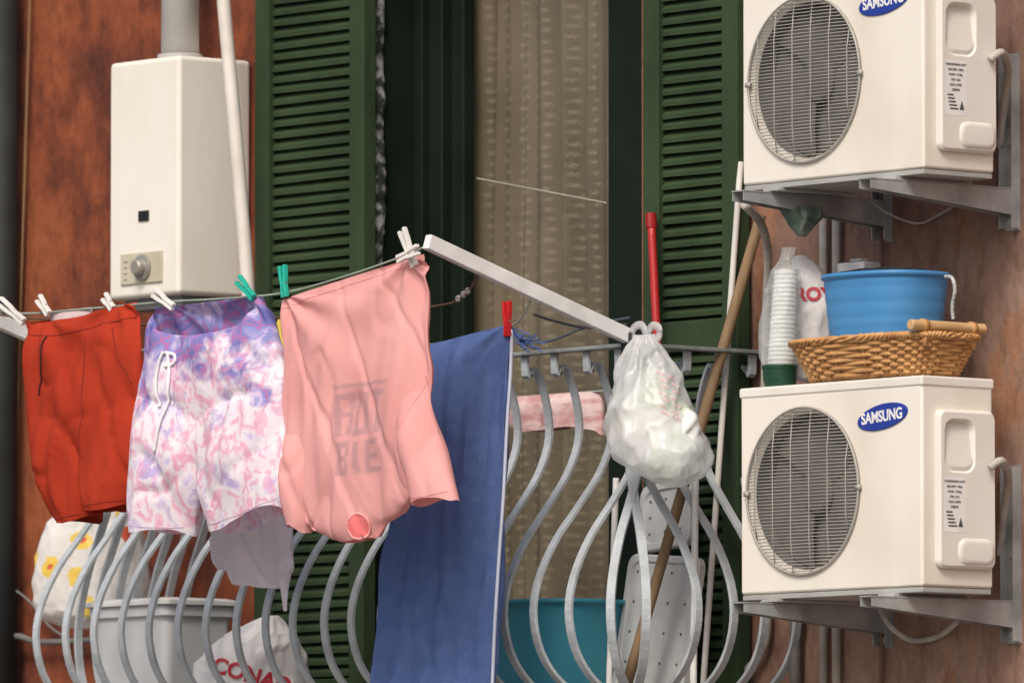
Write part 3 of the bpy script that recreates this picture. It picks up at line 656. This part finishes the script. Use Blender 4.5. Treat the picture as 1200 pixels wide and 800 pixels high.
# ------------------------------------------------------------------ plastic bags
def bag(name,rows,y0,m,label,A=.02,seed=0,nx=60,ny=90,cat="plastic bag",cr=.006,ga=.06,cw=.22):
    q=MB(); rs_=catmull(rows,ny); ls=[]
    for j,(uc,v,hw_,dp) in enumerate(rs_):
        loop=[]; n_=2*nx
        cpos=P(uc,v,y0); tt=j/(ny-1); edge_=min(1,hw_/30)
        for k in range(n_):
            a=2*math.pi*k/n_; w_=hw_/PXM
            dx=math.cos(a)*w_; dy=math.sin(a)*dp/2
            p=cpos+R*dx+Vector((-F.x,-F.y,0))*dy
            rr_=1+noise.noise(Vector((math.cos(a)*1.6,math.sin(a)*1.6,seed+p.z*4)))*.22*A/.02
            gathers=ga*(math.sin(a*9+seed+3*p.z)+.6*math.sin(a*15+2*seed-5*p.z))*max(0,1-tt*1.6)
            q_=cpos+(p-cpos)*(rr_+gathers)
            rad=(q_-cpos); rad=rad.normalized() if rad.length>1e-6 else rad
            f=Vector((q_.x*8+seed,q_.y*8,q_.z*5))
            cv=crease(noise.noise(f),cw)+.8*crease(noise.noise(f*1.9+Vector((3,7,seed))),cw*1.1)+.4*crease(noise.noise(f*4+Vector((5,1,seed))),cw*1.3)
            q_=q_+rad*edge_*cr*(cv-.6)*1.2+Vector((0,0,.006*noise.noise(p*14+Vector((seed,0,0)))))
            loop.append(q_)
        ls.append(loop)
    q.loops(ls,True,True); return obj(name,q,m,None,smooth=True,label=label,category=cat)
film=mat("bag_film",(.90,.91,.91),.22,(.84,.87,.87),9,.35,55,trans=.45,alpha=.62,spec=.8,bd=.006)
hb=bag("plastic_bag",[(757,392,9,.03),(756,400,15,.05),(757,418,27,.09),(759,440,37,.12),(760,470,45,.16),(763,500,52,.18),(768,522,55,.18),(775,543,48,.16),(784,560,28,.10),(789,571,7,.03)],-.50,film,"white translucent shopping bag hanging from balcony rail corner",seed=2,A=.016,cr=.010,ga=.07,cw=.30)
for nm_,pp in(("bag_handle",((752,402),(741,394),(743,384),(752,381),(757,392))),("bag_handle",((757,394),(764,382),(772,384),(772,394),(764,402)))):
    q=MB(); q.sweep(catmull([tuple(P(u,v,-.48)) for u,v in pp],24),[(.010,.0015),(-.010,.0015),(-.010,-.0015),(.010,-.0015)]); obj(nm_,q,film,hb,smooth=True)
gi=bag("c",[(760,430,8,.03),(762,455,22,.07),(768,485,36,.12),(773,512,42,.13),(778,535,36,.12),(783,552,18,.08),(785,560,4,.02)],-.50,mat("bag_contents",(.74,.75,.72),.8,(.42,.50,.34),11,lo=.38,hi=.48),"x",seed=8,ny=40,nx=40,A=.03,cr=.010); gi.name="contents"; gi.data.name="contents"; del gi["label"]; del gi["category"]; gi.parent=hb
redink=mat("red_ink",(.78,.40,.39),.6,(.82,.60,.59),60)
dirF=tuple((Vector((F.x,F.y,0))).normalized())
def squiggle(rows,parent,m,name,r=.0013):
    bmx=bmesh.new(); bmx.from_mesh(parent.data); bv=BVHTree.FromBMesh(bmx); d_=Vector(dirF); q=MB()
    for pts in rows:
        c_=[]
        for p in catmull([(u,v) for u,v in pts],len(pts)*5):
            s_=P(p[0],p[1],-.5)-d_*1.0; h=bv.ray_cast(s_,d_)
            if h[0] is not None: c_.append(h[0]-d_*.0006)
        if len(c_)>3: q.tube(c_,r,5)
    bmx.free(); return obj(name,q,m,parent,smooth=True)
sq=[]
for k in range(7):
    y_=436+k*8; x_=770+random.uniform(-3,3)+k; hh=2.6
    for wd in range(2):
        rows_=[]
        for i in range(5): rows_.append((x_+wd*14+i*2.4+random.uniform(-.6,.6),y_+(hh if i%2 else -hh)*random.uniform(.5,1)+(i+wd*6)*.8))
        sq.append(rows_)
squiggle(sq,hb,redink,"bag_print",.0012)
bagw=mat("bag_white",(.84,.83,.82),.4,(.76,.75,.76),7,.3,40,trans=.3,spec=.4,bd=.006)
fm=mat("bag_flowers",(.82,.80,.76),.4,(.74,.72,.68),7,.3,40,trans=.2,bd=.006)
N,L=nodes(fm); b=N["Principled BSDF"]; rr=N[fm["ramp"]]; tc=N.new("ShaderNodeTexCoord")
vo=N.new("ShaderNodeTexVoronoi"); vo.inputs["Scale"].default_value=12; vo.inputs["Randomness"].default_value=.8; nn=noise_node(30,2); 
mpp=N.new("ShaderNodeMix"); mpp.data_type='RGBA'; mpp.inputs[0].default_value=.035; L.new(tc.outputs["Object"],mpp.inputs[6]); L.new(nn.outputs["Color"],mpp.inputs[7]); L.new(mpp.outputs[2],vo.inputs[0])
r3=ramp(vo.outputs["Distance"],[(0,(1,1,1)),(.34,(1,1,1)),(.36,(0,0,0))])
cs=N.new("ShaderNodeSeparateColor"); L.new(vo.outputs["Color"],cs.inputs[0])
rA=ramp(vo.outputs["Distance"],[(0,(.9,.75,.2)),(.09,(.9,.75,.2)),(.11,(.68,.06,.03)),(.36,(.72,.10,.04))]); rB=ramp(vo.outputs["Distance"],[(0,(.70,.10,.04)),(.10,(.70,.10,.04)),(.12,(.86,.60,.07)),(.36,(.86,.62,.10))])
sel=ramp(cs.outputs[0],[(.49,(0,0,0)),(.5,(1,1,1))]); keep=ramp(cs.outputs[1],[(.45,(0,0,0)),(.46,(1,1,1))])
mm=mix(1.0,r3.outputs[0],keep.outputs[0],'MULTIPLY')
L.new(mix(mm,rr.outputs[0],mix(sel.outputs[0],rA.outputs[0],rB.outputs[0])),b.inputs["Base Color"])
bag("shopping_bag",[(120,590,28,.08),(112,605,50,.14),(108,640,66,.2),(108,690,72,.22),(110,720,66,.2),(115,736,40,.12)],-.24,fm,"white shopping bag with red and yellow flowers inside railing",seed=5,A=.006,cat="shopping bag",cr=.004,ga=.02)
cb=bag("shopping_bag",[(318,722,8,.03),(312,733,24,.07),(305,746,44,.14),(298,768,60,.2),(294,797,68,.22),(294,825,68,.22),(296,848,60,.2)],-.26,bagw,"white supermarket bag with red letters on balcony floor",seed=14,A=.008,cat="shopping bag",cr=.007,ga=.05)
rot=Matrix(((R.x,0,-F.x,0),(R.y,0,-F.y,0),(0,1,0,0),(0,0,0,1)))
def bagtext(body,u,v,size,parent,m,y,tilt=0):
    me=text_mesh(body,size,0,1.0,.002); c_=P(u,v,y)
    me.transform(Matrix.Translation(c_)@rot@Matrix.Rotation(tilt,4,'Z'))
    return drape("bag_lettering",me,parent,dirF,m,parent,off=.003)
redl=mat("red_letters",(.48,.03,.05),.5)
bagtext("CONAD",296,793,.058,cb,redl,-.26,math.radians(-16))
# ------------------------------------------------------------------ tubs, bin
def rr_loop(cx,cy,z,a,b_,e=4.0,n=48,wob=0):
    o_=[]
    for k in range(n):
        t_=2*math.pi*k/n; c_,s_=math.cos(t_),math.sin(t_); 
        o_.append((cx+a*abs(c_)**(2/e)*(1 if c_>=0 else -1),cy+b_*abs(s_)**(2/e)*(1 if s_>=0 else -1),z+wob*math.sin(k*1.3)))
    return o_
def rrect(cx,cy,z,a,b_,r=.025,m_=6):
    o_=[]
    for sx_,sy_,a0 in((1,1,0),(-1,1,90),(-1,-1,180),(1,-1,270)):
        for k in range(m_): t_=math.radians(a0+90*k/(m_-1)); o_.append((cx+sx_*(a-r)+r*math.cos(t_),cy+sy_*(b_-r)+r*math.sin(t_),z))
    return o_
def tub(name,c,h,a0,b0,a1,b1,e,m,label,cat,rim=.012,ribs=0,t=.004,rd=.0022):
    q=MB(); x,y,z=c; ls=[]
    ls.append(rr_loop(x,y,z,a0*.96,b0*.96,e))
    K=24
    for i in range(K+1):
        s_=i/K; rb=(rd if ribs and int(s_*ribs*2)%2 else 0); ls.append(rr_loop(x,y,z+.004+s_*(h-.012),a0+(a1-a0)*s_+rb,b0+(b1-b0)*s_+rb,e))
    ls.append(rr_loop(x,y,z+h-.006,a1+rim,b1+rim,e)); ls.append(rr_loop(x,y,z+h+.003,a1+rim,b1+rim,e)); ls.append(rr_loop(x,y,z+h+.005,a1+rim*.5,b1+rim*.5,e)); ls.append(rr_loop(x,y,z+h+.001,a1-t,b1-t,e)); ls.append(rr_loop(x,y,z+t*2,a0-t,b0-t,e))
    q.loops(ls,True,True); return obj(name,q,m,None,smooth=False,label=label,category=cat,bevel=0)
def smooth(o):
    for p in o.data.polygons: p.use_smooth=True
    return o
c_=P(645,700,-.25); smooth(tub("plastic_tub",(c_.x,-.25,.003),P(645,708,-.25).z,.17,.13,.205,.165,2.6,mat("cyan_plastic",(.07,.36,.48),.45,(.05,.30,.41),5,trans=.2),"turquoise plastic tub standing on the balcony floor","tub"))
c_=P(190,700,-.22); zt=P(190,712,-.22).z
q=MB(); q.loops([rrect(c_.x,-.22,.003,.145,.10),rrect(c_.x,-.22,zt-.03,.165,.115),rrect(c_.x,-.22,zt-.028,.175,.125),rrect(c_.x,-.22,zt,.175,.125)],True,True)
bn=obj("storage_bin",q,mat("grey_plastic",(.56,.57,.58),.45,(.48,.49,.50),6),None,bevel=.002,label="grey plastic storage bin with lid on balcony floor",category="bin")
q=MB(); q.loops([rrect(c_.x,-.22,zt+.001,.185,.135),rrect(c_.x,-.22,zt+.016,.185,.135),rrect(c_.x,-.22,zt+.022,.160,.110)],True,True); obj("lid",q,mat("grey_lid",(.68,.68,.67),.45),bn,bevel=.003)
# white perforated panels leaning behind the railing
def panel(u0,u1,v0,zb,y,tilt,lab):
    a=P(u0,v0,y); b_=P(u1,v0,y); cx=(a.x+b_.x)/2; hw_=abs(b_.x-a.x)/2; hh=(a.z-zb)/2; cz=zb+hh
    e=empty("perforated_panel",(cx,y,zb),lab,"plastic panel","plastic panels in the balcony corner")
    M=Matrix.Translation((cx,y,cz))@Matrix.Rotation(math.radians(tilt),4,'Y')@Matrix.Rotation(math.radians(-7),4,'X')
    def xz(a_,b2,yy,r=.03,m_=6):
        o_=[]
        for sx_,sz_,a0 in((1,1,0),(-1,1,90),(-1,-1,180),(1,-1,270)):
            for k in range(m_): t_=math.radians(a0+90*k/(m_-1)); o_.append(M@Vector((sx_*(a_-r)+r*math.cos(t_),yy,sz_*(b2-r)+r*math.sin(t_))))
        return o_
    q=MB(); q.loops([xz(hw_,hh,.012),xz(hw_,hh,-.008),xz(hw_-.004,hh-.004,-.012),xz(hw_-.018,hh-.018,-.012),xz(hw_-.022,hh-.022,-.006)],True,True)
    obj("body",q,mat("panel_white",(.66,.67,.66),.45,(.50,.51,.50),7,.1,30),e,bevel=.001)
    q=MB(); nxh=max(3,int(hw_*2/.06)); nzh=max(3,int(hh*2/.07))
    for i in range(nxh):
        for j in range(nzh):
            x=-(hw_-.04)+2*(hw_-.04)*i/(nxh-1); z=-(hh-.045)+2*(hh-.045)*j/(nzh-1); r_=.0045
            q.add([M@Vector((x+r_*math.cos(t_),-.0068,z+r_*math.sin(t_))) for t_ in [2*math.pi*k/8 for k in range(8)]],[tuple(range(8))])
    o=obj("perforation",q,mat("dark_hole",(.14,.14,.14),.8),e)
panel(728,812,652,.004,-.17,4,"white perforated plastic panel leaning in balcony corner")
panel(752,812,566,P(760,645,-.13).z,-.12,-5,"small white perforated panel leaning behind a larger one")
# ------------------------------------------------------------------ things on the lower unit
ztop=bz+H+.007
bcy=by+DP*.45; bcx=P(1036,430,bcy).x
wick=mat("wicker",(.62,.34,.13),.5,(.42,.20,.07),30,.3,120,lo=.3,hi=.6)
bk=empty("wicker_basket",(bcx,bcy,ztop),"woven wicker basket with wooden handle on air conditioner","basket")
hb_=.100; ns=44
def bdim(s_): return .208+.050*s_,.098+.034*s_
def bpt(t_,s_,off,z):
    a_,b__=bdim(s_); c1,s1=math.cos(t_),math.sin(t_); e=3.6
    return Vector((bcx+(a_+off)*abs(c1)**(2/e)*(1 if c1>=0 else -1),bcy+(b__+off)*abs(s1)**(2/e)*(1 if s1>=0 else -1),z))
q=MB()
for row in range(10):
    s_=(row+.5)/10; z=ztop+.008+s_*(hb_-.01); pts=[]
    n_=ns*4
    for k in range(n_):
        t_=2*math.pi*k/n_; pts.append(bpt(t_,s_,.0042*math.sin(t_*ns/2+(math.pi if row%2 else 0)),z+random.uniform(-.0007,.0007)))
    ls=[]
    for i in range(n_):
        t_=(pts[(i+1)%n_]-pts[i-1]).normalized(); n1=Vector((0,0,1)); n2=t_.cross(n1)
        ls.append([pts[i]+n1*.0054*math.cos(w_)+n2*.0032*math.sin(w_) for w_ in [2*math.pi*m_/6 for m_ in range(6)]])
    ls.append(ls[0]); q.loops(ls,False,False)
obj("weave",q,wick,bk,smooth=True)
q=MB()
for k in range(ns):
    t_=2*math.pi*(k+.5)/ns; q.tube([bpt(t_,s_,0,ztop+.004+s_*(hb_-.002)) for s_ in(0,.5,1.0)],.0032,6)
obj("stake",q,wick,bk,smooth=True)
q=MB()
for ph in range(3):
    ls=[];n_=160
    for k in range(n_+1):
        t_=2*math.pi*k/n_; w_=t_*34+ph*2.1; r_=.006
        ls.append(bpt(t_,1.03,r_*math.cos(w_),ztop+hb_+r_*math.sin(w_)))
    q.tube(ls,.0045,6)
obj("braided_rim",q,wick,bk,smooth=True)
q=MB(); q.loops([rr_loop(bcx,bcy,ztop+.003,.20,.095,3.2),rr_loop(bcx,bcy,ztop+.008,.20,.095,3.2)]); obj("bottom",q,wick,bk)
xx=bcx+.238; q=MB(); q.tube([(xx,bcy-.130,ztop+hb_+.022),(xx,bcy-.120,ztop+hb_+.022),(xx,bcy+.105,ztop+hb_+.022),(xx,bcy+.115,ztop+hb_+.022)],.0135,16,ref=Vector((1,0,0)))
hd=obj("handle",q,mat("handle_wood",(.62,.42,.21),.5,(.48,.30,.13),20,stretch=(3,.3,3)),bk,bevel=.003)
for p in hd.data.polygons: p.use_smooth=True
for yy in(-.085,.075):
    q=MB(); q.tube([(xx+.006,bcy+yy,ztop+hb_-.03),(xx+.002,bcy+yy,ztop+hb_+.02)],.007,8)
    q.tube([(xx,bcy+yy-.008,ztop+hb_+.022),(xx,bcy+yy+.008,ztop+hb_+.022)],.0165,12,ref=Vector((1,0,0))); obj("binding",q,wick,bk,smooth=True)
# blue basin
sx0=P(1038,400,bcy-.01).x; zb0=ztop+hb_-.03
zbt=P(1038,324,bcy-.01).z; hbs=zbt-zb0
tb=tub("plastic_basin",(sx0,bcy-.01,zb0),hbs,.145,.112,.162,.128,2.4,mat("blue_plastic",(.11,.38,.72),.4,(.09,.33,.66),5,trans=.3),"blue plastic basin resting in the wicker basket","basin",rim=.007,ribs=5,rd=.0008)
smooth(tb)
q=MB(); ls=[]
for i in range(14):
    s_=i/13; ls.append([(sx0+.158*(1-s_*.98)*math.cos(t_),bcy-.01+.125*(1-s_*.98)*math.sin(t_),zbt+.006+.014*math.sin(s_*1.5)+.008*noise.noise(Vector((math.cos(t_)*3,math.sin(t_)*3,s_*4)))) for t_ in [2*math.pi*k/36 for k in range(36)]])
q.loops(ls,True,True); obj("dark_cloth",q,mat("black_cloth",(.02,.022,.025),.9,None,8,.4,80),None,smooth=True,label="crumpled black cloth lying in the blue basin",category="cloth")
pipe("cord_loop",[P(1108,324,bcy-.06),P(1116,326,bcy-.08),P(1119,340,bcy-.08),P(1116,358,bcy-.075),P(1117,374,bcy-.07)],.0045,mat("cotton_rope",(.6,.6,.58),.9,(.25,.27,.28),160),"thin white rope hanging over the basin rim","rope")
q=MB(); p=P(1003,317,by+DP-.05); q.box(p.x-.05,p.x+.05,by+DP-.07,by+DP-.01,ztop+.001,p.z+.02); q.box(p.x-.02,p.x+.02,by+DP-.055,by+DP-.025,p.z+.0205,p.z+.03); obj("detergent_box",q,mat("box_grey",(.42,.42,.44),.6,(.3,.31,.34),30),None,bevel=.006,label="grey white detergent box standing behind blue basin",category="box")
# stack of cups in clear bag on a green base
cl=mat("clear_film",(.80,.84,.82),.2,(.6,.68,.66),18,.4,60,trans=.3,alpha=.32,spec=.8)
cu_=mat("cup_white",(.80,.80,.78),.5)
cy_=by+.055; cp=P(914,445,cy_)
q=MB(); q.loops([[(cp.x+r_*math.cos(t_),cp.y+r_*math.sin(t_),ztop+z_) for t_ in [2*math.pi*k/28 for k in range(28)]] for r_,z_ in((.038,.001),(.042,.020),(.043,.045),(.0455,.046),(.0455,.055),(.041,.055),(.040,.02))],True,True)
obj("plant_pot",q,mat("green_pot",(.012,.065,.036),.35,(.008,.045,.024),6),None,smooth=False,bevel=.0015,label="small dark green pot holding wrapped plastic cups",category="pot")
e=empty("cup_stack",(cp.x,cp.y,ztop+.021),"stack of white plastic cups in a clear bag","cups")
q=MB(); ls=[]
ax_t=P(921,316,cy_+.03); ax_b=Vector((cp.x,cp.y,ztop+.023)); 
NS=96
for i in range(NS+1):
    s_=i/NS; c0=ax_b+(ax_t-ax_b)*s_; r_=(.034+(.0024 if i%4<2 else 0))*(1-.18*s_); ls.append([(c0.x+r_*math.cos(t_),c0.y+r_*math.sin(t_),c0.z) for t_ in [2*math.pi*k/24 for k in range(24)]])
q.loops(ls); obj("cups",q,cu_,e,smooth=True)
w1=bag("w",[(925,290,8,.02),(922,304,9,.03),(921,318,17,.08),(918,345,20,.09),(915,380,22,.10),(914,415,21,.095),(914,426,18,.08)],cp.y,cl,"x",seed=6,A=.006,cr=.006,ga=.04); w1.name="wrapping"; del w1["label"]; del w1["category"]; w1.parent=e; w1.matrix_parent_inverse=Matrix.Translation(e.location).inverted()
rb_=bag("shopping_bag",[(938,300,6,.02),(943,314,17,.04),(947,335,26,.07),(950,360,27,.08),(950,400,27,.09),(950,446,24,.08)],by+.17,bagw,"white bag with red letters beside the blue basin",seed=17,A=.005,cat="shopping bag",cr=.004,ga=.02)
bagtext("ROYAL",966,345,.046,rb_,redl,by+.17)
bag("crumpled_bag",[(938,243,22,.05),(940,255,20,.06),(938,266,13,.05),(940,277,4,.02)],-.3,mat("dark_green_film",(.05,.09,.06),.4,(.16,.2,.17),30,.5,30),"dark green crumpled bag tucked under the upper bracket",seed=19)
lw=mat("white_lace",(.34,.34,.33),.9,(.03,.035,.03),30,.3,120,lo=.47,hi=.62)
q=MB(); gar_rows(q,[(436,-60,450,-60,.01),(436,80,450,80,.015),(437,180,450,180,.012),(435,240,452,240,.02),(437,300,449,300,.012),(437,560,448,560,.01)],x0=OX0+.026,nx=12,ny=90,A=.01,B=.006,fx=20,fz=9,C=.003)
obj("lace_curtain",q,lw,None,smooth=True,label="narrow white lace curtain bunched at door jamb",category="curtain")
